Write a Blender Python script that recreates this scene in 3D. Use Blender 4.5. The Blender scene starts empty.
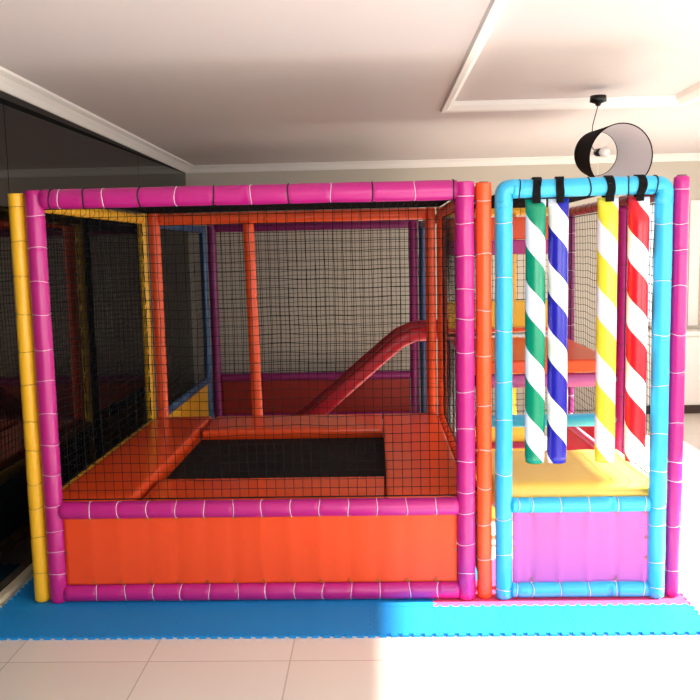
import bpy, math, random
from mathutils import Vector, Matrix
random.seed(7)
S = bpy.context.scene
COL = S.collection
PI = math.pi

# ------------------------------------------------------------ materials
def lin(c):
    out = []
    for v in c:
        v /= 255.0
        out.append(v/12.92 if v <= 0.04045 else ((v+0.055)/1.055)**2.4)
    return tuple(out) + (1.0,)

def mat(name, rgb, rough=0.4, spec=0.5, metal=0.0, bump=0.0, bscale=40.0, var=0.0, coat=0.0, ior=None):
    m = bpy.data.materials.new(name); m.use_nodes = True
    nt = m.node_tree; b = nt.nodes['Principled BSDF']
    b.inputs['Base Color'].default_value = lin(rgb)
    b.inputs['Roughness'].default_value = rough
    b.inputs['Specular IOR Level'].default_value = spec
    b.inputs['Metallic'].default_value = metal
    b.inputs['Coat Weight'].default_value = coat
    b.inputs['Coat Roughness'].default_value = 0.12
    if ior: b.inputs['IOR'].default_value = ior
    if bump or var:
        tc = nt.nodes.new('ShaderNodeTexCoord'); n = nt.nodes.new('ShaderNodeTexNoise')
        n.inputs['Scale'].default_value = bscale; n.inputs['Detail'].default_value = 4
        nt.links.new(tc.outputs['Object'], n.inputs['Vector'])
        if bump:
            bp = nt.nodes.new('ShaderNodeBump'); bp.inputs['Strength'].default_value = bump
            bp.inputs['Distance'].default_value = 0.01
            nt.links.new(n.outputs['Fac'], bp.inputs['Height']); nt.links.new(bp.outputs['Normal'], b.inputs['Normal'])
        if var:
            mx = nt.nodes.new('ShaderNodeMixRGB'); mx.blend_type = 'MIX'
            c = lin(rgb); mx.inputs[1].default_value = tuple(v*(1-var) for v in c[:3])+(1,)
            mx.inputs[2].default_value = tuple(min(1, v*(1+var)) for v in c[:3])+(1,)
            nt.links.new(n.outputs['Fac'], mx.inputs[0]); nt.links.new(mx.outputs[0], b.inputs['Base Color'])
    return m

def vinyl(name, rgb, rough=0.33): return mat(name, rgb, rough, 0.5, bump=0.25, bscale=14.0, var=0.04)

M = {}
M['pink'] = vinyl('vinyl_magenta', (184, 32, 128), 0.3)
M['purple'] = vinyl('vinyl_purple', (128, 22, 98))
M['maroon'] = vinyl('vinyl_maroon_and_shaded_pink', (140, 34, 62))  # maroon bars, and a pinkish top beam with shade in its colour
M['yellow'] = vinyl('vinyl_yellow', (247, 190, 42))
M['lemon'] = vinyl('vinyl_lemon', (250, 208, 60), 0.4)
M['pale_yellow'] = vinyl('vinyl_pale_yellow', (250, 212, 100), 0.4)
M['orange'] = vinyl('vinyl_orange', (238, 88, 38))
M['banner_dark'] = mat('vinyl_banner_dark_red', (135, 28, 18), 0.5, 0.35, bump=0.25, bscale=5)
M['banner'] = mat('vinyl_banner_orange', (232, 76, 30), 0.5, 0.35, bump=0.25, bscale=5)
M['mat_orange'] = mat('vinyl_mat_orange', (238, 80, 30), 0.2, 0.5, bump=0.12, bscale=6)
M['cyan'] = vinyl('vinyl_cyan', (52, 182, 232))
M['blue'] = vinyl('vinyl_mid_blue', (44, 92, 142))
M['navy'] = vinyl('vinyl_navy', (26, 42, 82))
M['rose'] = mat('vinyl_light_pink', (188, 96, 168), 0.45, 0.4, bump=0.25, bscale=5)
M['red'] = vinyl('vinyl_red', (160, 16, 36), 0.3)
M['tile_blue'] = mat('eva_blue', (20, 140, 215), 0.7, 0.3, bump=0.4, bscale=220)
M['tile_pink'] = mat('eva_pink', (235, 80, 130), 0.7, 0.3, bump=0.4, bscale=220)
M['lace'] = mat('lace_white', (238, 225, 235), 0.6)
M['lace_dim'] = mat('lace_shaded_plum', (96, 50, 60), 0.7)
M['lace_dark'] = mat('lace_black', (14, 12, 14), 0.6)
M['net'] = mat('net_black', (10, 10, 11), 0.75, 0.2)
M['mesh_black'] = mat('trampoline_mesh', (20, 20, 21), 0.8, 0.2, bump=0.3, bscale=300)
M['strap'] = mat('strap_black', (8, 8, 9), 0.85, 0.2, bump=0.4, bscale=120)
M['steel'] = mat('galvanised_steel', (150, 155, 160), 0.35, metal=0.9)
M['foam'] = mat('foam_dark', (34, 28, 30), 0.9)
M['brass'] = mat('brass_eyelet', (170, 130, 80), 0.35, metal=1.0)
M['lamp_black'] = mat('shade_black_fabric', (14, 14, 16), 0.8, 0.2, bump=0.3, bscale=200)
M['lamp_white'] = mat('shade_lining', (204, 200, 204), 0.7)
M['plastic_black'] = mat('plastic_black', (12, 12, 12), 0.4)
M['ceiling'] = mat('ceiling_paint', (220, 213, 212), 0.8, 0.2, bump=0.05, bscale=30)
M['moulding'] = mat('moulding_paint', (240, 238, 234), 0.6, 0.3)
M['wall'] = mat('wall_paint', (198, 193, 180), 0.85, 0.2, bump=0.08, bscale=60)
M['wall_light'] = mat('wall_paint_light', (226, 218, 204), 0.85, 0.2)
M['white'] = mat('white_lacquer', (238, 236, 232), 0.4)
M['blind'] = mat('beige_blind', (206, 192, 172), 0.8)
M['dark'] = mat('dark_plinth', (60, 45, 42), 0.6)
M['cream'] = mat('cream_skirting', (225, 210, 180), 0.5)
# tinted dark glass wall: a dark body with a clear polished face
M['darkglass'] = mat('tinted_dark_glass', (10, 11, 12), 0.03, 0.5, ior=1.52)
M['glass'] = mat('window_glass', (255, 255, 255), 0.0)
M['glass'].node_tree.nodes['Principled BSDF'].inputs['Transmission Weight'].default_value = 1.0
M['glass'].node_tree.nodes['Principled BSDF'].inputs['IOR'].default_value = 1.02
def floor_material():
    m = bpy.data.materials.new('pale_floor_tiles'); m.use_nodes = True
    nt = m.node_tree; b = nt.nodes['Principled BSDF']
    tc = nt.nodes.new('ShaderNodeTexCoord'); br = nt.nodes.new('ShaderNodeTexBrick')
    br.offset = 0; br.inputs['Scale'].default_value = 1.0
    br.inputs['Brick Width'].default_value = 0.6; br.inputs['Row Height'].default_value = 0.6
    br.inputs['Mortar Size'].default_value = 0.003
    br.inputs['Color1'].default_value = lin((232, 226, 216)); br.inputs['Color2'].default_value = lin((228, 221, 210))
    br.inputs['Mortar'].default_value = lin((190, 182, 170))
    nt.links.new(tc.outputs['Object'], br.inputs['Vector']); nt.links.new(br.outputs['Color'], b.inputs['Base Color'])
    b.inputs['Roughness'].default_value = 0.3
    return m
M['floor'] = floor_material()

def stripe_material(name, rgb, phase, pitch=0.304, duty=0.53):
    m = bpy.data.materials.new(name); m.use_nodes = True
    nt = m.node_tree; b = nt.nodes['Principled BSDF']; L = nt.links.new
    tc = nt.nodes.new('ShaderNodeTexCoord'); sp = nt.nodes.new('ShaderNodeSeparateXYZ'); L(tc.outputs['Object'], sp.inputs[0])
    def mth(op, a=None, bb=None, va=0, vb=0):
        n = nt.nodes.new('ShaderNodeMath'); n.operation = op
        n.inputs[0].default_value = va; n.inputs[1].default_value = vb
        if a: L(a, n.inputs[0])
        if bb: L(bb, n.inputs[1])
        return n.outputs[0]
    ang = mth('MULTIPLY', mth('ARCTAN2', sp.outputs['Y'], sp.outputs['X']), vb=1/(2*PI))
    z = mth('MULTIPLY', sp.outputs['Z'], vb=1/pitch)
    g = mth('FRACT', mth('ADD', mth('ADD', ang, z), vb=phase+20))
    t = mth('LESS_THAN', g, vb=duty)
    mx = nt.nodes.new('ShaderNodeMixRGB'); L(t, mx.inputs[0])
    mx.inputs[1].default_value = lin((240, 240, 246)); mx.inputs[2].default_value = lin(rgb)
    L(mx.outputs[0], b.inputs['Base Color']); b.inputs['Roughness'].default_value = 0.25
    return m

# ------------------------------------------------------------ mesh helpers
class MB:
    def __init__(s): s.v = []; s.f = []; s.sm = []; s.mi = []
    def add(s, vs, fs, smooth=False, mi=0):
        o = len(s.v); s.v += [tuple(v) for v in vs]
        for f in fs: s.f.append(tuple(i+o for i in f)); s.sm.append(smooth); s.mi.append(mi)
        return s
    def box(s, a, b):
        x0, y0, z0 = a; x1, y1, z1 = b
        return s.add([(x0,y0,z0),(x1,y0,z0),(x1,y1,z0),(x0,y1,z0),(x0,y0,z1),(x1,y0,z1),(x1,y1,z1),(x0,y1,z1)],
              [(0,3,2,1),(4,5,6,7),(0,1,5,4),(1,2,6,5),(2,3,7,6),(3,0,4,7)])
    def rings(s, rs, closed=False, caps=True, smooth=True, mi=0):
        n = len(rs[0]); o = len(s.v); vs = [p for r in rs for p in r]; fs = []
        R = len(rs)
        for i in range(R if closed else R-1):
            for j in range(n):
                a = i*n+j; b = i*n+(j+1) % n; c = ((i+1) % R)*n+(j+1) % n; d = ((i+1) % R)*n+j
                fs.append((a, b, c, d))
        s.add(vs, fs, smooth, mi)
        if caps and not closed:
            s.f.append(tuple(o+j for j in reversed(range(n)))); s.sm.append(False); s.mi.append(mi)
            s.f.append(tuple(o+(R-1)*n+j for j in range(n))); s.sm.append(False); s.mi.append(mi)
        return s
    def tube(s, pts, rad, n=8, closed=False, caps=True, smooth=True):
        pts = [Vector(p) for p in pts]; N = len(pts)
        rs = []; prev = None
        for i, p in enumerate(pts):
            if closed: t = pts[(i+1) % N]-pts[i-1]
            else: t = pts[min(i+1, N-1)]-pts[max(i-1, 0)]
            t.normalize()
            if prev is None:
                up = Vector((0, 0, 1)) if abs(t.z) < 0.9 else Vector((1, 0, 0))
                u = t.cross(up).normalized()
            else: u = (prev - t*prev.dot(t)).normalized()
            prev = u; w = t.cross(u)
            r = rad(i) if callable(rad) else rad
            rs.append([p+u*r*math.cos(2*PI*k/n)+w*r*math.sin(2*PI*k/n) for k in range(n)])
        return s.rings(rs, closed, caps, smooth)
    def build(s, name, material, parent=None, bevel=0.0, segs=3):
        org = Vector((0, 0, 0)); p = parent
        while p: org += Vector(p.location); p = p.parent
        me = bpy.data.meshes.new(name)
        me.from_pydata([tuple(Vector(v)-org) for v in s.v], [], s.f)
        for m_ in (material if isinstance(material, (list, tuple)) else [material]): me.materials.append(m_)
        me.polygons.foreach_set('use_smooth', s.sm); me.polygons.foreach_set('material_index', s.mi)
        me.update()
        o = bpy.data.objects.new(name, me); COL.objects.link(o)
        if parent: o.parent = parent
        if bevel:
            b = o.modifiers.new('bevel', 'BEVEL'); b.width = bevel; b.segments = segs; b.limit_method = 'ANGLE'
            for pl in me.polygons: pl.use_smooth = True
            w = o.modifiers.new('wn', 'WEIGHTED_NORMAL'); w.keep_sharp = True
        return o

def thing(name, label, cat, loc, group=None):
    o = bpy.data.objects.new(name, None); COL.objects.link(o); o.location = loc
    o.empty_display_size = 0.1
    o['label'] = label; o['category'] = cat
    if group: o['group'] = group
    return o
def tag(o, label, cat, group=None, kind=None):
    o['label'] = label; o['category'] = cat
    if group: o['group'] = group
    if kind: o['kind'] = kind
    return o
def base(o, loc):
    """move the origin of a one-mesh thing to its base"""
    d = Vector(loc); o.data.transform(Matrix.Translation(-d)); o.location = d
    return o
def struct(o): o['kind'] = 'structure'; return o

def pad(name, A, B, r, m, parent, laces=None, lace=None, capA=True, capB=True, pinch=0.05, darktop=False, tie=None, wob=0.012, sag=0.0):
    """foam padded vinyl sleeve from A to B, pinched where the laces run round it"""
    A = Vector(A); B = Vector(B); L = (B-A).length; d = (B-A)/L
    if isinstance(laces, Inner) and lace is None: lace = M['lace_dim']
    laces = list(laces or []); tie = tie or []
    up = Vector((0, 0, 1)) if abs(d.z) < 0.9 else Vector((1, 0, 0))
    u = d.cross(up).normalized(); w = u.cross(d)
    ts = set([0, L]); k = max(2, int(L/0.03))
    for i in range(k+1): ts.add(L*i/k)
    for t in laces+tie:
        for e in (-.02, -.01, -.005, 0, .005, .01, .02):
            if 0 < t+e < L: ts.add(round(t+e, 4))
    ts = sorted(ts); n = 24; rs = []
    ph = [random.uniform(0, 2*PI) for _ in range(4)]
    def rr(t, a):
        q = sum(math.exp(-((t-l)/0.008)**2) for l in laces+tie)
        b = 1 - pinch*min(q, 1) + wob*math.sin(t*9+ph[0]+a) + wob*.7*math.sin(t*23+ph[1]+2*a)
        # small radiating creases beside every lace
        for l in laces:
            b -= 0.012*math.exp(-((t-l)/0.03)**2)*max(0, math.sin(5*a+l*31))
        return r*b
    def cen(t): return A+d*t - Vector((0, 0, 1))*sag*math.sin(PI*t/L)
    if capA: rs.append([cen(0)+(u*math.cos(2*PI*k/n)+w*math.sin(2*PI*k/n))*r*0.72 for k in range(n)])
    for t in ts:
        e = 1.0
        tt = t
        if capA and t == 0: tt = 0.008
        if capB and t == L: tt = L-0.008
        rs.append([cen(tt)+(u*math.cos(2*PI*k/n)+w*math.sin(2*PI*k/n))*rr(tt, 2*PI*k/n) for k in range(n)])
    if capB: rs.append([cen(L)+(u*math.cos(2*PI*k/n)+w*math.sin(2*PI*k/n))*r*0.72 for k in range(n)])
    o = MB().rings(rs).build(name, m, parent)
    def ring(ls, mm, nm, th):
        for l in ls:
            mb = MB()
            tilt = random.uniform(-.006, .006)
            pts = [cen(l+tilt*math.cos(2*PI*k/20)+.003*math.sin(4*PI*k/20+l*9))+(u*math.cos(2*PI*k/20)+w*math.sin(2*PI*k/20))*(r*(1-pinch*.5)+th*.5) for k in range(20)]
            mb.tube(pts, th, 5, closed=True)
            mb.build(nm, mm, o)
    if laces: ring(laces, lace or M['lace'], 'lace', 0.0012 if abs(d.z) > .9 else 0.0016)
    if tie: ring(tie, M['lace_dark'], 'cable_tie', 0.0034)
    if darktop:
        a, b = (A, B)
        t = MB().tube([B-d*0.02, B+d*0.004], r*0.6, 14).build('foam_end', M['foam'], o)
    return o

class Inner(list): pass
def spaced(L, step, off=0.08, jit=0.006):
    out = Inner(); t = off
    while t < L-0.03:
        out.append(t+random.uniform(-jit, jit)); t += step
    return out

def net(P, U, V, su, sv, parent, name='net', cell=0.0445, rad=0.0016, amp=0.004, nrm=None, border=True, border_rad=0.0035, jag=0.0, material=None):
    """knotted net filling the rectangle P + U*su + V*sv"""
    P = Vector(P); U = Vector(U).normalized(); V = Vector(V).normalized(); N = U.cross(V)
    nu = max(1, round(su/cell)); nv = max(1, round(sv/cell))
    pu = [random.uniform(0, 6.28) for _ in range(6)]
    def pt(i, j):
        a = i/nu*su; b = j/nv*sv
        ea = min(i, nu-i)/nu*4; eb = min(j, nv-j)/nv*4; e = min(1, ea)*min(1, eb)
        edge = jag*(1-min(1, min(i, nu-i)/1.5))*math.sin(j*1.7+pu[4])
        da = amp*(math.sin(b*7+pu[0])+.6*math.sin(b*19+a*3+pu[1]))*e*.6 + edge
        db = amp*(math.sin(a*8+pu[2])+.7*math.sin(a*21+b*4+pu[3]))*e*.9
        dn = amp*2*math.sin(a*3+pu[4])*math.sin(b*2.6+pu[5])*e
        return P+U*(a+da)+V*(b+db)+N*dn
    mb = MB()
    G = [[pt(i, j) for j in range(nv+1)] for i in range(nu+1)]
    def strip(pts, A, r):
        vs = []
        for p in pts:
            vs += [p+A*r, p+N*r, p-A*r, p-N*r]
        fs = []
        for q in range(len(pts)-1):
            for k in range(4):
                fs.append((q*4+k, q*4+(k+1) % 4, q*4+4+(k+1) % 4, q*4+4+k))
        mb.add(vs, fs)
    for i in range(nu+1): strip(G[i], U, border_rad if border and i in (0, nu) else rad)
    for j in range(nv+1): strip([G[i][j] for i in range(nu+1)], V, border_rad if border and j in (0, nv) else rad)
    return mb.build(name, material or M['net'], parent)

def panel(P, su, sv, parent, m, axis='x', name='panel', eyes=None, lean=0.0, wr=0.003, both=True):
    """stretched vinyl sheet, soft creases running from the eyelets"""
    mb = MB(); nu = 90; nv = 30; P = Vector(P); U = Vector((1, 0, 0)) if axis == 'x' else Vector((0, 1, 0))
    N = Vector((0, -1, 0)) if axis == 'x' else Vector((-1, 0, 0))
    eyes = eyes or []
    def h(a, b):
        v = wr*.5*math.sin(a*4.1+b*5)+wr*.4*math.sin(a*9.3-b*7+1)
        for e, top in eyes:
            dd = b if not top else sv-b
            v += wr*1.3*math.exp(-((a-e)/(0.012+dd*.10))**2)*math.exp(-dd*7)*(1 if int(e*70) % 2 else -1)
        return v
    fr = []; bk = []
    for j in range(nv+1):
        for i in range(nu+1):
            a = su*i/nu; b = sv*j/nv; q = P+U*a+Vector((0, 0, b))+N*h(a, b)
            fr.append(q+N*0.0015); bk.append(q-N*0.0015)
    n = nu+1; K = len(fr); fs = []
    for j in range(nv):
        for i in range(nu):
            a = j*n+i; fs.append((a, a+1, a+1+n, a+n)); fs.append((K+a, K+a+n, K+a+n+1, K+a+1))
    for i in range(nu):
        fs.append((i, K+i, K+i+1, i+1)); t = nv*n+i; fs.append((t, t+1, K+t+1, K+t))
    for j in range(nv):
        a = j*n; fs.append((a, a+n, K+a+n, K+a)); a = j*n+nu; fs.append((a, K+a, K+a+n, a+n))
    mb.add(fr+bk, fs, True)
    return mb.build(name, m, parent)

def eyelet(parent, p, axis='x'):
    mb = MB(); p = Vector(p); U = Vector((1, 0, 0)) if axis == 'x' else Vector((0, 1, 0))
    mb.tube([p+U*0.006*math.cos(2*PI*k/12)+Vector((0, 0, 1))*0.006*math.sin(2*PI*k/12) for k in range(12)], 0.0018, 5, closed=True)
    return mb.build('eyelet', M['brass'], parent)

F0 = 0.001      # top of the foam floor tiles

# ============================================================ THE ROOM
XW, YB, ZC, XR, YF = -0.33, 4.75, 2.58, 5.8, -4.7
struct(MB().box((XW-.2, YF-.2, -.15), (XR+.2, YB+.2, -.012)).build('floor', M['floor']))
# ceiling with a shallow recessed tray
mb = MB(); tx0, tx1, ty0, ty1 = 2.05, 3.56, -2.2, 1.66; zt = ZC+.045
mb.box((XW-.2, YF-.2, ZC), (tx0, YB+.2, ZC+.15)); mb.box((tx1, YF-.2, ZC), (XR+.2, YB+.2, ZC+.15))
mb.box((tx0, ty1, ZC), (tx1, YB+.2, ZC+.15)); mb.box((tx0, YF-.2, ZC), (tx1, ty0, ZC+.15)); mb.box((tx0, ty0, zt), (tx1, ty1, ZC+.15))
struct(mb.build('ceiling', M['ceiling']))
# moulding of the tray: a bevelled frame
mb = MB()
def frame_profile(x0, x1, y0, y1, prof):
    rs = []
    for sx, sy in ((0, 0), (1, 0), (1, 1), (0, 1)):
        cx, cy = (x1 if sx else x0), (y1 if sy else y0)
        ox, oy = (1 if sx else -1), (1 if sy else -1)
        rs.append([(cx+ox*a, cy+oy*a, z) for a, z in prof])
    return rs
mb.rings(frame_profile(tx0, tx1, ty0, ty1, [(-.06, zt-.002), (-.045, zt-.03), (-.012, ZC-.012), (.02, ZC-.016), (.03, ZC+.002), (0.0, ZC+.01)]), closed=True, smooth=False)
struct(mb.build('trim_1', M['moulding']))
# walls
struct(MB().box((XW-.2, YF-.2, 0), (XW-.02, YB+.2, ZC)).build('wall_left', M['dark']))
def holed(axis, c0, c1, a0, a1, holes, name, m):
    """wall slab with rectangular openings; holes sorted along the wall"""
    mb = MB()
    def bx(p0, p1, z0, z1):
        if p1-p0 < 1e-4: return
        mb.box((p0, c0, z0), (p1, c1, z1)) if axis == 'x' else mb.box((c0, p0, z0), (c1, p1, z1))
    cur = a0
    for h0, h1, z0, z1 in holes:
        bx(cur, h0, 0, ZC); bx(h0, h1, 0, z0); bx(h0, h1, z1, ZC); cur = h1
    bx(cur, a1, 0, ZC)
    return struct(mb.build(name, m))
holed('x', YB, YB+.2, XW-.2, XR+.2, [(4.20, 4.66, .86, 2.12), (4.86, 5.5, .86, 2.08)], 'wall_back', M['wall'])
RW = [(-3.9, -2.9, .75, 2.2), (-2.6, -1.6, .75, 2.2), (-1.3, 3.6, .75, 2.2)]
holed('y', XR, XR+.2, YF, YB, RW, 'wall_right', M['wall_light'])
holed('x', YF-.2, YF, XW-.2, XR+.2, [(1.2, 5.2, .8, 2.3)], 'wall_front', M['wall_light'])
w8 = bpy.data.objects.new('window_8', None); COL.objects.link(w8); w8.location = (3.2, YF, .8); struct(w8)
mb = MB(); mb.box((1.2, YF-.1, .8), (5.2, YF-.05, .85)); mb.box((1.2, YF-.1, 2.25), (5.2, YF-.05, 2.3))
for x in (1.2, 2.5, 3.8, 5.15): mb.box((x, YF-.1, .85), (x+.05, YF-.05, 2.25))
mb.build('window_frame', M['white'], w8)
# crown mouldings
def crown(A, B, inn, name):
    A = Vector(A); B = Vector(B); inn = Vector(inn); Z = Vector((0, 0, 1))
    prof = [(0, 0), (.075, 0), (.07, -.012), (.045, -.022), (.028, -.045), (.02, -.062), (.008, -.072), (0, -.072)]
    mb = MB(); d = (B-A).normalized()
    rs = []
    for P, s in ((A, 1), (B, -1)): rs.append([P+inn*a+d*s*0+Z*z for a, z in prof])
    mb.rings(rs, smooth=False)
    return struct(mb.build(name, M['moulding']))
crown((XW, YB, ZC), (XR, YB, ZC), (0, -1, 0), 'trim_2')
lp_ = [(0, 0), (.095, 0), (.09, -.012), (.06, -.024), (.035, -.045), (.02, -.062), (.012, -.07), (0, -.07)]
struct(MB().rings([[(x0+a, y, ZC+z) for a, z in lp_] for x0, y in ((-.165, YF), (XW+.008, YB))], smooth=False).build('trim_3', M['moulding']))
struct(MB().add([(XW-.02, YF, ZC-.069), (-.165, YF, ZC-.069), (XW+.008, YB, ZC-.069), (XW-.02, YB, ZC-.069), (XW-.02, YF, ZC), (-.165, YF, ZC), (XW+.008, YB, ZC), (XW-.02, YB, ZC)], [(0,3,2,1),(4,5,6,7),(0,1,5,4),(1,2,6,5),(2,3,7,6),(3,0,4,7)]).build('trim_4', mat('shadow_gap_grey', (84, 80, 80), .8)))  # added filler under the crown; its dark colour stands in for a shadow gap
struct(MB().box((XW+.004, YF, 0), (XW+.05, YB, .025)).build('baseboard_left', M['cream'], bevel=.004))
# tinted dark glass along the left wall
wn = bpy.data.objects.new('window_1', None); COL.objects.link(wn); wn.location = (XW, 0, 0); struct(wn)
for a, b in ((YF, -2.003), (-1.997, .497), (.503, 2.997), (3.003, YB-.001)):
    MB().box((XW-.02, a, .0), (XW, b, ZC-.07)).build('pane', M['darkglass'], wn)
# back windows
w2 = bpy.data.objects.new('window_2', None); COL.objects.link(w2); w2.location = (4.43, YB, .86); struct(w2)
mb = MB()
mb.box((4.20, YB+.03, .86), (4.235, YB+.1, 2.12)); mb.box((4.625, YB+.03, .86), (4.66, YB+.1, 2.12))
mb.box((4.235, YB+.03, .86), (4.625, YB+.1, .9)); mb.box((4.235, YB+.03, 2.08), (4.625, YB+.1, 2.12))
mb.build('window_frame', M['white'], w2)
MB().box((4.235, YB+.06, .9), (4.625, YB+.066, 2.08)).build('pane', M['glass'], w2)
w3 = bpy.data.objects.new('window_3', None); COL.objects.link(w3); w3.location = (5.2, YB, .86); struct(w3)
mb = MB()
mb.box((4.76, YB-.02, .86), (4.86, YB+.1, 2.12)); mb.box((5.5, YB-.02, .86), (5.56, YB+.1, 2.12))
mb.box((4.86, YB-.02, 2.04), (5.5, YB+.1, 2.12))
mb.build('window_frame', M['white'], w3)
MB().box((4.86, YB+.03, .87), (5.5, YB+.04, 2.04)).build('blind', M['blind'], w3)
# right wall windows
for k, (a, b, z0, z1) in enumerate(RW):
    w = bpy.data.objects.new('window_%d' % (4+k), None); COL.objects.link(w); w.location = (XR, (a+b)/2, z0); struct(w)
    mb = MB(); t = .05
    mb.box((XR+.04, a, z0), (XR+.12, a+t, z1)); mb.box((XR+.04, b-t, z0), (XR+.12, b, z1))
    mb.box((XR+.04, a+t, z0), (XR+.12, b-t, z0+t)); mb.box((XR+.04, a+t, z1-t), (XR+.12, b-t, z1))
    mb.build('window_frame', M['white'], w)
    MB().box((XR-.08, a-.05, z0-.03), (XR+.02, b+.05, z0)).build('window_sill', M['white'], w)

# low white cabinet under the back windows
cb = thing('low_cabinet', 'low white cabinet with a dark plinth along the back wall under the window', 'cabinet', (4.9, 4.62, -.012))
MB().box((4.15, 4.51, .08), (5.7, 4.735, .78)).build('body', M['white'], cb)
MB().box((4.15, 4.54, -.012), (5.7, 4.735, .08)).build('plinth', M['dark'], cb)
MB().box((4.12, 4.47, .78), (5.74, 4.735, .825)).build('worktop', M['white'], cb, bevel=.006)
for a in (4.16, 4.505, 4.85, 5.195, 5.54):
    MB().box((a, 4.492, .1), (min(a+.335, 5.69), 4.508, .765)).build('door', M['white'], cb, bevel=.003)

# ============================================================ FLOOR TILES
TS = 0.3; PER = 0.05; AMP = 0.011
def edge_pts():
    out = []
    for k in range(6):
        x = k*PER; out += [(x+.021, 0), (x+.019, .016), (x+.042, .016), (x+.040, 0)]
    return out
def tile_mesh(name, m):
    e = edge_pts(); pts = []; g = .0006
    pts += [(0, 0)]+[(x, y+g) for x, y in e]
    pts += [(TS, 0)]+[(TS-y-g if False else TS+y-g, x) for x, y in e]
    pts += [(TS, TS)]+[(x, TS+y-g) for x, y in reversed(e)]
    pts += [(0, TS)]+[(y+g, x) for x, y in reversed(e)]
    n = len(pts); mb = MB()
    mb.add([(x, y, 0.0) for x, y in pts]+[(x, y, .012) for x, y in pts], [tuple(reversed(range(n))), tuple(range(n, 2*n))]+[(i, (i+1) % n, n+(i+1) % n, n+i) for i in range(n)])
    return mb
ordn = ['first', 'second', 'third', 'fourth', 'fifth', 'sixth', 'seventh', 'eighth', 'ninth', 'tenth', 'eleventh', 'twelfth']
protos = {}
for row, y0 in (('front', -.395), ('middle', -.095), ('back', .205)):
    for c in range(11):
        x0 = -.265+c*TS
        pk = row != 'front' and x0+TS*.5 > 1.95
        if row == 'back' and c % 2: pk = not pk
        key = 'pink' if pk else 'blue'
        if key not in protos:
            o = tile_mesh('puzzle_play_mat', M['tile_'+key]).build('puzzle_play_mat', M['tile_'+key]); protos[key] = o
        else:
            o = protos[key].copy(); COL.objects.link(o)
        o.location = (x0, y0, -.012)
        tag(o, '%s interlocking foam puzzle mat, %s row, %s from the dark glass wall' % (key, row, ordn[c]), 'puzzle mat', 'interlocking foam puzzle mats')

# ============================================================ PINK FRONT FRAME
fr = thing('soft_play_barrier', 'magenta padded front frame with black net and long orange panel', 'play barrier', (1, 0, F0))
R = .044
laces_L = [.15, .26, .36, .49, .64, .79, .94, 1.1, 1.25, 1.42, 1.57, 1.73, 1.88]
laces_M = [.13, .28, .43, .53, .68, .84, 1.02, 1.2, 1.36, 1.5, 1.65, 1.8, 1.92]
pad('post', (0, 0, F0), (0, 0, 1.998), R, M['pink'], fr, laces_L, capB=True)
pad('post', (2.0, 0, F0), (2.0, 0, 1.99), R, M['pink'], fr, laces_M)
xa, xb = .035, 1.965
tl = [x-xa for x in (.16, .39, .69, 1.05, 1.41, 1.8, 1.92)]; td = [x-xa for x in (.075, .235, .55, .86, 1.2, 1.58, 1.91)]
td = [x-xa for x in (.085, .24, .5, .845, 1.19, 1.58, 1.945)]; tl = [x-xa for x in (.125, .33, .67, 1.02, 1.385, 1.77)]
pad('top_beam', (xa, 0, 1.955), (xb, 0, 1.955), .046, M['pink'], fr, tl, tie=td)
ml = [x-xa for x in [.045+.139*k for k in range(14)]][1:]
pad('middle_beam', (xa, 0, .461), (xb, 0, .461), .042, M['pink'], fr, ml)
pad('bottom_beam', (xa, 0, F0+.043), (xb, 0, F0+.043), .042, M['pink'], fr, [m+.01 for m in ml], pinch=.08)
eyes = [(m+xa-.05, True) for m in ml]+[(m+xa-.05, False) for m in ml]
pn = panel((.045, -.006, .088), 1.91, .345, fr, M['banner'], eyes=eyes)
for m_ in ml:
    for z in (.1, .422): eyelet(pn, (m_+xa, -.012, z))
for z in (.25,):
    eyelet(pn, (.055, -.012, z)); eyelet(pn, (1.945, -.012, z))
net((.04, .0, .515), (1, 0, 0), (0, 0, 1), 1.92, 1.395, fr, cell=.0437, rad=.0014)

# ============================================================ YELLOW LEFT SIDE FRAME
fy = thing('soft_play_barrier', 'yellow padded side frame with net beside the dark glass wall', 'play barrier', (-.09, 1.1, F0))
pad('post', (-.088, 0.01, F0), (-.088, .01, 1.985), .037, M['yellow'], fy, [.15, .33, .48, .6, .76, .9, 1.08, 1.24, 1.42, 1.6, 1.76, 1.92], lace=M['lace_dark'] and mat('lace_tan', (120, 95, 50), .7), darktop=True)
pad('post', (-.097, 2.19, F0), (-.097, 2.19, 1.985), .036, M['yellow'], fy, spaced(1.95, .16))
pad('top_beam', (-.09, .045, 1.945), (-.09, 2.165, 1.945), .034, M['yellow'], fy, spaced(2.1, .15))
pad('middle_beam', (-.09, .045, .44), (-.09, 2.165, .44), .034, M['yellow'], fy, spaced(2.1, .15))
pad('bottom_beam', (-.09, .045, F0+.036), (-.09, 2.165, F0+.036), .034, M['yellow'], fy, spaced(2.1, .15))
panel((-.09, .05, .085), 2.1, .32, fy, M['blue'], axis='y')
net((-.09, .05, .49), (0, 1, 0), (0, 0, 1), 2.1, 1.42, fy, amp=.008, jag=.012, border_rad=.004)

# ============================================================ ORANGE INNER FRAME (across the middle)
fo = thing('soft_play_barrier', 'orange padded inner frame crossing behind the trampoline', 'play barrier', (1, 2.2, F0))
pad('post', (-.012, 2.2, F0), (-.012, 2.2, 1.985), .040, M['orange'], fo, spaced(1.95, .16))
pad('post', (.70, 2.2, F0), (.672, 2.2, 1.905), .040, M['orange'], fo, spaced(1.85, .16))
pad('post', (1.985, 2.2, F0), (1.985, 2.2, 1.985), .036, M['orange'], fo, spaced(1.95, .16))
pad('top_beam', (.03, 2.2, 1.942), (1.95, 2.2, 1.942), .042, M['orange'], fo, spaced(1.9, .17))

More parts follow.
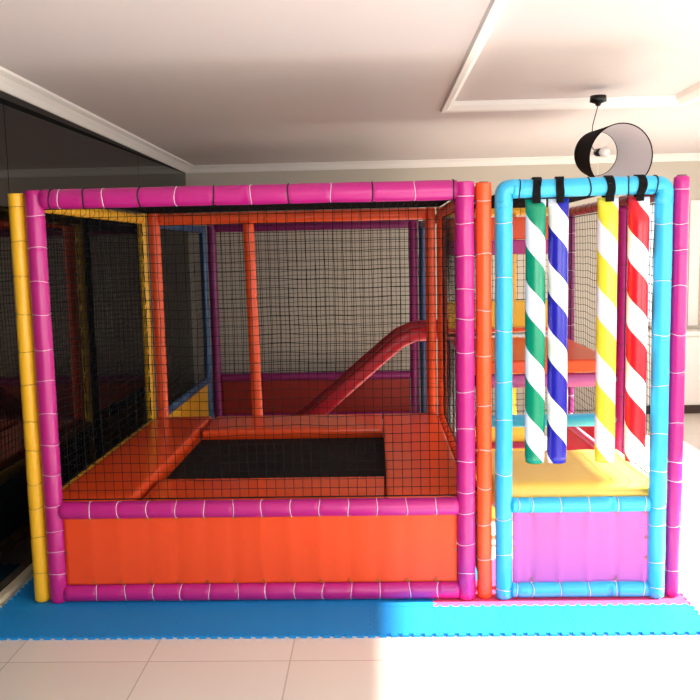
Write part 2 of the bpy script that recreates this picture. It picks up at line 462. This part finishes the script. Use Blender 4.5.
# ============================================================ ORANGE RIGHT SIDE FRAME
fs = thing('soft_play_barrier', 'orange padded side frame between the trampoline and the striped tubes', 'play barrier', (2.08, 1.1, F0))
pad('post', (2.089, .01, F0), (2.089, .01, 1.985), .036, M['orange'], fs, [.2, .37, .55, .73, .95, 1.18, 1.4, 1.66, 1.9], darktop=True)
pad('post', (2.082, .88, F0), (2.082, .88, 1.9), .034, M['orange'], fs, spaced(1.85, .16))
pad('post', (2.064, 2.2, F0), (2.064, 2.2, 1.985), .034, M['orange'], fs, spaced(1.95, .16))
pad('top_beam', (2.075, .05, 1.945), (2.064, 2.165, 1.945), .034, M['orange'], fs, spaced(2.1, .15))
pad('middle_beam', (2.075, .05, .44), (2.064, 2.165, .44), .034, M['orange'], fs, spaced(2.1, .15))
panel((2.08, .05, .05), 2.1, .36, fs, M['banner'], axis='y')
net((2.069, .05, .49), (0, 1, 0), (0, 0, 1), 2.1, 1.42, fs, amp=.01, jag=.012, border_rad=.004)

# ============================================================ CYAN FRONT FRAME
fc = thing('soft_play_barrier', 'cyan padded front frame with light pink panel holding the striped tubes', 'play barrier', (2.54, 0, F0))
RC = .041; c1, c2 = 2.180, 2.908
pad('post', (c1, 0, F0), (c1, 0, 1.905), RC, M['cyan'], fc, [.05, .22, .4, .62, .88, 1.06, 1.3, 1.55, 1.8])
pad('post', (c2, 0, F0), (c2, 0, 1.905), RC, M['cyan'], fc, [.05, .18, .36, .45, .62, .8, 1.03, 1.27, 1.52, 1.78])
pad('top_beam', (c1+.032, 0, 1.952), (c2-.032, 0, 1.957), .042, M['cyan'], fc, tie=[.04, .35, .53, .65])
for cx_, sg in ((c1, 1), (c2, -1)):
    pts = [(cx_, 0, 1.87), (cx_, 0, 1.928)]+[(cx_+sg*(.027-.027*math.cos(a)), 0, 1.928+.027*math.sin(a)) for a in (.3, .6, .9, 1.2, 1.5)]+[(cx_+sg*.085, 0, 1.9555)]
    MB().tube(pts, lambda i: RC*(1.01 if i in (0, 7) else 1.0), 24).build('corner_sleeve', M['cyan'], fc)
cl = [.03, .1, .235, .37, .5, .635]
pad('middle_beam', (c1+.034, 0, .461), (c2-.034, 0, .461), .037, M['cyan'], fc, cl)
pad('bottom_beam', (c1+.034, 0, F0+.04), (c2-.034, 0, F0+.04), .038, M['cyan'], fc, cl, pinch=.1)
pn = panel((c1+.042, -.006, .082), c2-c1-.084, .352, fc, M['rose'], eyes=[(c-.01, True) for c in cl]+[(c-.01, False) for c in cl], wr=.006)
for c in cl:
    for z in (.097, .424): eyelet(pn, (c+c1+.034, -.013, z))
for z in (.2, .3): eyelet(pn, (c2-.05, -.013, z))
eyelet(pn, (c1+.05, -.013, .25))

# ============================================================ MAGENTA RIGHT SIDE FRAME
fm = thing('soft_play_barrier', 'magenta padded side frame on the window side, top beam coloured maroon for shade', 'play barrier', (2.985, 1.1, F0))
pad('post', (2.99, .01, F0), (2.99, .01, 1.995), .035, M['pink'], fm, [.13, .35, .57, .66, .85, 1.09, 1.27, 1.49, 1.66, 1.78, 1.93], darktop=True)
pad('post', (2.988, .89, F0), (2.988, .89, 1.9), .034, M['pink'], fm, spaced(1.9, .15))
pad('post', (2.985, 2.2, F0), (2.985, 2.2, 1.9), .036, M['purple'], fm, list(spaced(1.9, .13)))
pad('top_beam', (2.988, .05, 1.93), (2.985, 2.235, 1.93), .032, M['maroon'], fm, spaced(2.1, .15))  # pinkish beam; its shade is put into the maroon colour
pad('middle_beam', (2.988, .93, .44), (2.985, 2.16, .44), .033, M['maroon'], fm, spaced(1.2, .15))
net((2.988, .06, .5), (0, 1, 0), (0, 0, 1), .78, 1.39, fm, amp=.005)
net((2.986, .935, .5), (0, 1, 0), (0, 0, 1), 1.22, 1.39, fm, amp=.006, cell=.046)

# ============================================================ RIGHT BAY BACK WALLING
ft = thing('soft_play_barrier', 'yellow padded frame with orange, magenta and yellow panels behind the striped tubes', 'play barrier', (2.55, 2.2, F0))
pad('top_beam', (2.11, 2.26, 1.952), (2.93, 2.26, 1.952), .036, M['yellow'], ft, spaced(.8, .15))
pad('post', (2.585, 2.26, F0), (2.585, 2.26, 1.915), .03, M['yellow'], ft, spaced(1.8, .15))
def cushion(name, a, b, m, parent, bev=.012): return MB().box(a, b).build(name, m, parent, bevel=bev)
cushion('upper_panel', (2.11, 2.205, 1.745), (2.93, 2.228, 1.905), M['orange'], ft)
cushion('upper_beam', (2.11, 2.195, 1.64), (2.93, 2.228, 1.742), M['pink'], ft)
cushion('lower_panel', (2.11, 2.2, 1.108), (2.93, 2.228, 1.305), M['lemon'], ft)
cushion('lower_beam', (2.11, 2.195, 1.078), (2.93, 2.228, 1.106), M['orange'], ft, .008)
MB().tube([(2.10, 2.17, 1.062), (2.94, 2.17, 1.062)], .014, 12).build('steel_rail', M['steel'], ft)
net((2.12, 2.24, 1.31), (1, 0, 0), (0, 0, 1), .81, .33, ft)
net((2.12, 2.24, .4), (1, 0, 0), (0, 0, 1), .81, .66, ft)
# decks and rollers of the right bay
od = thing('climbing_platform', 'orange upper platform with pink and cyan rollers behind the striped tubes', 'platform', (2.54, 1.5, F0))
MB().box((2.13, .84, 1.0), (2.93, 2.10, 1.048)).build('mat', M['orange'], od, bevel=.014)
MB().box((2.13, .82, .975), (2.93, .84, 1.045)).build('front_lip', M['orange'], od, bevel=.012)
MB().box((2.14, .9, .975), (2.92, 2.09, .999)).build('board', M['white'], od)
for nm, z, m_, r_ in (('pink', .928, 'rose', .040), ('cyan', .694, 'cyan', .037)):
    rl = pad('roller', (2.145, .86, z), (2.925, .86, z), r_, M[m_], od, wob=.004)
    rl['label'] = 'light pink padded roller' if nm == 'pink' else 'cyan padded roller'
    MB().tube([(2.13, .86, z), (2.95, .86, z)], .014, 12).build('axle', M['steel'], rl)
for x, y in ((2.135, .90), (2.135, 2.06), (2.935, 2.06), (2.935, .93)):
    MB().tube([(x, y, F0), (x, y, .98)], .012, 10).build('leg', M['steel'], od)
cushion('red_cushion', (2.735, 1.20, F0), (2.925, 1.26, .64), M['red'], od)
cushion('yellow_cushion', (2.14, 1.20, F0), (2.60, 1.26, .64), M['lemon'], od)
cushion('cross_bar', (2.14, 1.165, .455), (2.60, 1.2, .498), M['maroon'], od, .01)
pad('diagonal_bar', (2.745, 1.17, .612), (2.93, 1.17, .462), .024, M['maroon'], od)
pad('upright_bar', (2.715, 1.20, F0), (2.715, 1.20, .64), .016, M['maroon'], od)
ym = thing('low_platform', 'yellow lower platform mat behind the cyan padded rail', 'platform', (2.54, .5, F0))
mb = MB(); rs = []
prof = [(.06, .455), (.055, .49), (.065, .525), (.09, .541), (.13, .545), (.35, .54), (.7, .543), (.785, .537), (.80, .51), (.798, .455)]
for i in range(25):
    x = 2.135+.795*i/24; e = .0015*math.sin(i*1.1); q = .985 if i in (0, 24) else 1
    rs.append([(x, y*q+.5*(1-q), z+e*(z > .52)) for y, z in prof])
mb.rings(rs).build('mat', M['pale_yellow'], ym)
MB().box((2.14, .07, .43), (2.92, .79, .454)).build('board', M['white'], ym)
for x in (2.16, 2.87):
    for y in (.1, .74): MB().box((x, y, F0), (x+.04, y+.04, .43)).build('leg', M['steel'], ym)

# ============================================================ REAR BAY FRAMES
fp = thing('soft_play_barrier', 'purple padded frame at the far back with net and dark red lower panel', 'play barrier', (.97, 4.4, F0))
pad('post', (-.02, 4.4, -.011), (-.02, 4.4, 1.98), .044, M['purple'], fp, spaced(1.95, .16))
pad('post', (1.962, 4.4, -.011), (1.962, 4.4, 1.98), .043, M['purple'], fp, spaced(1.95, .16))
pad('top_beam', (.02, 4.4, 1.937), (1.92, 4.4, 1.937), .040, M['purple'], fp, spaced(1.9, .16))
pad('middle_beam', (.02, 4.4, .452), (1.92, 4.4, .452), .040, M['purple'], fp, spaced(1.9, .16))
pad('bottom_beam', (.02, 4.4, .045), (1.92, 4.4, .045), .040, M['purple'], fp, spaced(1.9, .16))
panel((.025, 4.39, .08), 1.89, .345, fp, M['banner_dark'])
net((.02, 4.4, .49), (1, 0, 0), (0, 0, 1), 1.9, 1.41, fp, cell=.0437, rad=.0022)
fb = thing('soft_play_barrier', 'blue padded side frame with yellow lower panel in the rear bay', 'play barrier', (-.09, 3.3, F0))
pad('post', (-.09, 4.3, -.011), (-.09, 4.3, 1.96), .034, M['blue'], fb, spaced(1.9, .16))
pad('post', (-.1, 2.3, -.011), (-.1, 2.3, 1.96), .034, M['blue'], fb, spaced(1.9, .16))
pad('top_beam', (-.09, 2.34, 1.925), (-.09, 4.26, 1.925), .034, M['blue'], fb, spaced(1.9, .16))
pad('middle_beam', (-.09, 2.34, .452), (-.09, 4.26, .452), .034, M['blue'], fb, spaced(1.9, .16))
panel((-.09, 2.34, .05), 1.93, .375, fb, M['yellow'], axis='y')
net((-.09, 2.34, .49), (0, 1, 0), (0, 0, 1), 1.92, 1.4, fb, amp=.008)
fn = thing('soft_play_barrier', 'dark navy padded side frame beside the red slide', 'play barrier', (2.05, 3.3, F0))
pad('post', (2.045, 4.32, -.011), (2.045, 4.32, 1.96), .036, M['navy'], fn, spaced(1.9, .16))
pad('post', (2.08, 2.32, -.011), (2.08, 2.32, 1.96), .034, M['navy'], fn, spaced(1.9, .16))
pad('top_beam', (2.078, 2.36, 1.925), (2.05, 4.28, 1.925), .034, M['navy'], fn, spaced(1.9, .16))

# roof net over the trampoline bay and over the striped tubes
rn = net((-.05, .05, 1.99), (1, 0, 0), (0, 1, 0), 2.1, 2.12, None, name='roof_net', amp=.004, rad=.0045)
tag(base(rn, (1, 1.1, 1.988)), 'black roof net stretched above the trampoline', 'net')
rn = net((2.24, .05, 1.972), (1, 0, 0), (0, 1, 0), .62, 2.16, None, name='roof_net', amp=.004, rad=.0045)
tag(base(rn, (2.55, 1.1, 1.972)), 'black roof net above the striped tubes and yellow platform', 'net')

rn = net((.03, 2.25, 1.985), (1, 0, 0), (0, 1, 0), 1.88, 2.1, None, name='roof_net', amp=.004, rad=.0045)
tag(base(rn, (1, 3.3, 1.985)), 'black roof net above the red slide in the rear bay', 'net')

# ============================================================ TRAMPOLINE + MATS
tr = thing('trampoline', 'rectangular trampoline with black jumping mesh set among orange mats', 'trampoline', (1, 1.05, F0))
MB().box((.365, .3, .428), (1.625, 1.64, .436)).build('jumping_mesh', M['mesh_black'], tr)
mb = MB()
mb.box((-.03, .1, .37), (1.96, .14, .41)); mb.box((-.03, 2.08, .37), (1.96, 2.12, .41)); mb.box((-.03, .14, .37), (.01, 2.08, .41)); mb.box((1.92, .14, .37), (1.96, 2.08, .41))
mb.box((.3, .14, .37), (.34, 2.08, .41)); mb.box((1.64, .14, .37), (1.68, 2.08, .41))
mb.build('frame', M['steel'], tr)
for x in (0.0, .94, 1.9):
    for y in (.1, 2.08): MB().box((x, y, F0), (x+.04, y+.04, .37)).build('leg', M['steel'], tr)
def floor_mat(a, b, label, flare=0.0, puff=.006):
    x0, y0, z0 = a; x1, y1, z1 = b
    nx, ny = 24, 24; bev = .012
    mb = MB(); top = {}
    xs = [x0, x0+bev*.3, x0+bev]+[x0+bev+(x1-x0-2*bev)*i/nx for i in range(1, nx)]+[x1-bev, x1-bev*.3, x1]
    ys = [y0, y0+bev*.3, y0+bev]+[y0+bev+(y1-y0-2*bev)*i/ny for i in range(1, ny)]+[y1-bev, y1-bev*.3, y1]
    def hh(x, y):
        ex = min(x-x0, x1-x); ey = min(y-y0, y1-y); d = min(ex, ey)
        r = 0 if d >= bev else bev-math.sqrt(max(0, bev*bev-(bev-d)**2))
        return z1-r + puff*math.sin(PI*(x-x0)/(x1-x0))*math.sin(PI*(y-y0)/(y1-y0))+.0012*math.sin(x*31+y*17)*min(1, d/.05)
    n = len(ys); vs = [(x, y, hh(x, y)) for x in xs for y in ys]; K = len(vs)
    fs_ = [(i*n+j, (i+1)*n+j, (i+1)*n+j+1, i*n+j+1) for i in range(len(xs)-1) for j in range(n-1)]
    per = [i*n for i in range(len(xs))]+[(len(xs)-1)*n+j for j in range(1, n)]+[i*n+n-1 for i in range(len(xs)-2, -1, -1)]+[j for j in range(n-2, 0, -1)]
    lo = [(vs[p][0]+(flare if vs[p][0] > x1-1e-5 else 0), vs[p][1], z0) for p in per]; m_ = len(per)
    for i in range(m_): fs_.append((per[i], K+i, K+(i+1) % m_, per[(i+1) % m_]))
    fs_.append(tuple(K+i for i in reversed(range(m_))))
    mb.add(vs+lo, fs_, True)
    o = mb.build('safety_mat', M['mat_orange'])
    for p in o.data.polygons:
        if len(p.vertices) > 4: p.use_smooth = False
    o.data.shade_flat if False else None
    base(o, ((x0+x1)/2, (y0+y1)/2, z0)); tag(o, label, 'mat', 'orange mats round the trampoline')
    return o
floor_mat((-.045, .055, .437), (.358, 2.15, .50), 'glossy orange mat beside the trampoline, nearest the dark glass wall', flare=.03)
floor_mat((.398, 1.63, .437), (1.618, 2.15, .50), 'orange mat behind the trampoline in front of the inner frame')
floor_mat((1.622, .055, .437), (2.02, 2.15, .50), 'orange mat beside the trampoline, nearest the striped tubes')
floor_mat((.398, .055, .437), (1.618, .50, .478), 'orange mat in front of the trampoline behind the magenta rail')

# ============================================================ RED SLIDE
sl = thing('slide', 'red slide descending from the navy posts in the rear bay', 'slide', (1.5, 3.3, 0))
path = [(2.35, .97), (2.05, .97), (1.9, .955), (1.80, .91), (1.70, .83), (1.08, .30), (.82, .1), (.7, .04), (.5, .025)]
def rail(y0, y1, dz0, dz1, nm):
    mb = MB(); rs = []
    for i, (x, z) in enumerate(path):
        a = path[max(0, i-1)]; b = path[min(len(path)-1, i+1)]
        tx, tz = b[0]-a[0], b[1]-a[1]; l = math.hypot(tx, tz); nx, nz = -tz/l, tx/l
        if nz < 0: nx, nz = -nx, -nz
        lo = max(dz0, -(z-.002)/max(nz, .2))
        ym_ = (y0+y1)/2; hw = (y1-y0)/2
        ring = []
        for k in range(12):
            an = 2*PI*k/12; cx = math.copysign(abs(math.cos(an))**.6, math.cos(an)); cz = math.copysign(abs(math.sin(an))**.6, math.sin(an))
            h = (dz1+lo)/2+(dz1-lo)/2*cz
            ring.append((x+nx*h, ym_+hw*cx, z+nz*h))
        rs.append(ring)
    return mb.rings(rs).build(nm, M['red'], sl)
rail(3.0, 3.07, -.03, .095, 'side_rail'); rail(3.55, 3.62, -.03, .095, 'side_rail'); rail(3.07, 3.55, -.02, 0.01, 'chute')
for x, y in ((2.2, 3.03), (2.2, 3.58)): MB().tube([(x, y, -.012), (x, y, .945)], .025, 12).build('leg', M['steel'], sl)

# ============================================================ HANGING STRIPED TUBES
def hanging_tube(x, xb_, rgb, zs, label, rad=.046, ztop=1.895, zbot=.672):
    zo = 1.2
    g = thing('hanging_tube', label, 'padded tube', (x, 0, zbot), 'striped padded tubes hanging in the cyan frame')
    ph = .53-((zs-zbot)/.304-.5)
    m_ = stripe_material('striped_vinyl', rgb, ph % 1.0)
    mb = MB(); rs = []; n = 32; N = 40
    for i in range(N+1):
        t = i/N; z = zbot+(ztop-zbot)*t; rr = rad*(1+.012*math.sin(t*17+x*40))
        if i == 0: rr = rad*.93
        sq = 1.0
        if i >= N-2: rr = rad*(1.0, 1.02, 1.04)[i-N+2]
        rs.append([(x+rr*math.cos(2*PI*k/n), rr*math.sin(2*PI*k/n)*(1-.45*max(0, t-.93)/.07), z+(.010*math.cos(4*PI*k/n)+.004*math.sin(2*PI*k/n) if i == N else 0)) for k in range(n)])
    o = mb.rings(rs).build('sleeve', m_, g)
    # velcro strap running over the beam
    s = MB(); w = .0185; rs = []
    pts = []
    for k in range(29):
        a = PI*(-.30)+ (PI*1.60)*k/28
        pts.append((.0455*math.cos(a), 1.955+.0455*math.sin(a)))
    pts = [(.020, 1.868)]+pts[0:]+[(-.020, 1.868)]
    pp = [(y, z) for y, z in pts]
    rs = []
    for i, (y, z) in enumerate(pp):
        j = 1+.05*math.sin(i*.6+x*20)
        cx = 0; sh = .004*math.sin(i*.35+x*9)
        r0 = math.hypot(y, z-1.955); ny, nz = y/r0, (z-1.955)/r0
        rs.append([(x+sh-w*j, y, z), (x+sh+w*j, y, z), (x+sh+w*j, y+ny*.004, z+nz*.004), (x+sh-w*j, y+ny*.004, z+nz*.004)])
    s.rings(rs, smooth=False); s.build('strap', M['strap'], g)
    if xb_ != x: g.rotation_euler.y = -math.atan2(xb_-x, ztop-zbot) if False else 0
    return g
hanging_tube(2.326, 2.315, (0, 140, 105), 1.705, 'green and white striped padded tube hanging from the cyan beam')
hanging_tube(2.430, 2.44, (28, 28, 165), 1.794, 'blue and white striped padded tube hanging from the cyan beam')
hanging_tube(2.655, 2.65, (245, 222, 60), 1.677, 'yellow and white striped padded tube hanging from the cyan beam')
hanging_tube(2.796, 2.8, (218, 24, 42), 1.630, 'red and white striped padded tube hanging from the cyan beam', rad=.047)

# ============================================================ PENDANT LAMP
lp = thing('pendant_lamp', 'black drum pendant lamp with white lining hanging tilted from the ceiling', 'lamp', (2.94, 1.3, ZC))
mb = MB(); n = 20
mb.rings([[(2.94+r*math.cos(2*PI*k/n), 1.3+r*math.sin(2*PI*k/n), z) for k in range(n)] for r, z in ((.047, ZC), (.05, ZC-.035), (.02, ZC-.045), (.012, ZC-.06))])
mb.build('canopy', M['plastic_black'], lp)
cf = Vector((2.942, 1.34, 2.243))     # centre of the far, small ring
cn = Vector((3.032, 1.13, 2.20))     # centre of the near, wide ring
nrm = Vector((.12, -.97, -.10)).normalized()
e1 = nrm.cross(Vector((0, 0, 1))).normalized(); e2 = e1.cross(nrm).normalized()
if e2.z < 0: e2 = -e2
def rg(c, r, n=48): return [c+e1*r*math.cos(2*PI*k/n)+e2*r*math.sin(2*PI*k/n) for k in range(n)]
rN, rF = .193, .136
outer = [rg(cf.lerp(cn, t), rF+(rN-rF)*t) for t in (0, .25, .5, .75, 1)]
inner = [rg(cf.lerp(cn, t), rF+(rN-rF)*t-.004) for t in (1, .75, .5, .25, 0)]
sh = MB(); sh.rings(outer, caps=False).build('lamp_shade', M['lamp_black'], lp)
MB().rings(inner, caps=False).build('shade_lining', M['lamp_white'], lp)
MB().tube(rg(cn, rN-.002), .0038, 6, closed=True).build('shade_rim', M['lamp_black'], lp)
MB().tube(rg(cf, rF-.002), .0038, 6, closed=True).build('shade_rim', M['lamp_black'], lp)
sk = cf+Vector((.018, .0, .008))
MB().tube([(2.94, 1.3, ZC-.055), (2.925, 1.36, 2.42), (2.92, 1.385, 2.3), sk-nrm*.05, sk-nrm*.02], .0032, 6).build('cord', M['plastic_black'], lp)
MB().tube([sk-nrm*.03, sk+nrm*.03], .024, 16).build('socket', M['plastic_black'], lp)
mb = MB()
for k in range(3):
    a = 2*PI*k/3+.4; mb.tube([sk, cf+(e1*math.cos(a)+e2*math.sin(a))*(rF-.003)], .0018, 5)
mb.build('spider', M['white'], lp)
bl = [(.014, .03), (.018, .045), (.03, .075), (.032, .09), (.025, .112), (.01, .124)]
MB().rings([[sk+nrm*h+e1*r*math.cos(2*PI*k/16)+e2*r*math.sin(2*PI*k/16) for k in range(16)] for r, h in bl]).build('bulb', M['white'], lp)

# ============================================================ LIGHT
w = bpy.data.worlds.new('World'); S.world = w; w.use_nodes = True
bg = w.node_tree.nodes['Background']; bg.inputs[0].default_value = (.93, .97, 1, 1); bg.inputs[1].default_value = 1.6
for k, (a, b, z0, z1) in enumerate(RW):
    l = bpy.data.lights.new('window_daylight', 'AREA'); l.shape = 'RECTANGLE'; l.size = z1-z0-.1; l.size_y = b-a-.1
    l.energy = (30, 20, 34)[k]*1.0; l.color = (1, .98, .95)
    o = bpy.data.objects.new('window_daylight', l); COL.objects.link(o)
    o.location = (XR+.02, (a+b)/2, (z0+z1)/2); o.rotation_euler = (0, PI/2, 0)
l = bpy.data.lights.new('front_window_daylight', 'AREA'); l.shape = 'RECTANGLE'; l.size = 3.9; l.size_y = 1.4
l.energy = 86; l.color = (1, .985, .96)
o = bpy.data.objects.new('front_window_daylight', l); COL.objects.link(o); o.location = (3.2, YF+.01, 1.55); o.rotation_euler = (PI/2, 0, 0)
sun = bpy.data.lights.new('sun', 'SUN'); sun.energy = 34; sun.angle = .02; sun.color = (1, .95, .87)
so = bpy.data.objects.new('sun', sun); COL.objects.link(so); so.location = (9, 1, 5)
d = Vector((-1, .0, -.505)); so.rotation_euler = d.to_track_quat('-Z', 'Y').to_euler()

# ============================================================ CAMERA
cam = bpy.data.cameras.new('Camera'); co = bpy.data.objects.new('Camera', cam); COL.objects.link(co)
cam.sensor_width = 36; cam.sensor_fit = 'HORIZONTAL'; cam.lens = 844.5/700*36; cam.clip_start = .02
pi_, ya, ro = -.1163, -.0318, .0213
Fv = Vector((math.sin(ya)*math.cos(pi_), math.cos(ya)*math.cos(pi_), math.sin(pi_))); Rv = Vector((math.cos(ya), -math.sin(ya), 0)); Uv = Rv.cross(Fv)
c, s = math.cos(ro), math.sin(ro)
# photograph is turned counter-clockwise by ro
R2 = Rv*c - Uv*s; U2 = Uv*c + Rv*s
mx = Matrix((R2, U2, -Fv)).transposed().to_4x4(); mx.translation = (1.585, -3.951, 1.685)
co.matrix_world = mx
S.camera = co
S.view_settings.view_transform = 'Standard'; S.view_settings.look = 'None'
S.view_settings.exposure = 0.0; S.view_settings.gamma = 1.0; S.view_settings.use_curve_mapping = False
S.cycles.max_bounces = 10; S.cycles.diffuse_bounces = 6; S.cycles.glossy_bounces = 4; S.cycles.transmission_bounces = 6
S.cycles.use_denoising = True
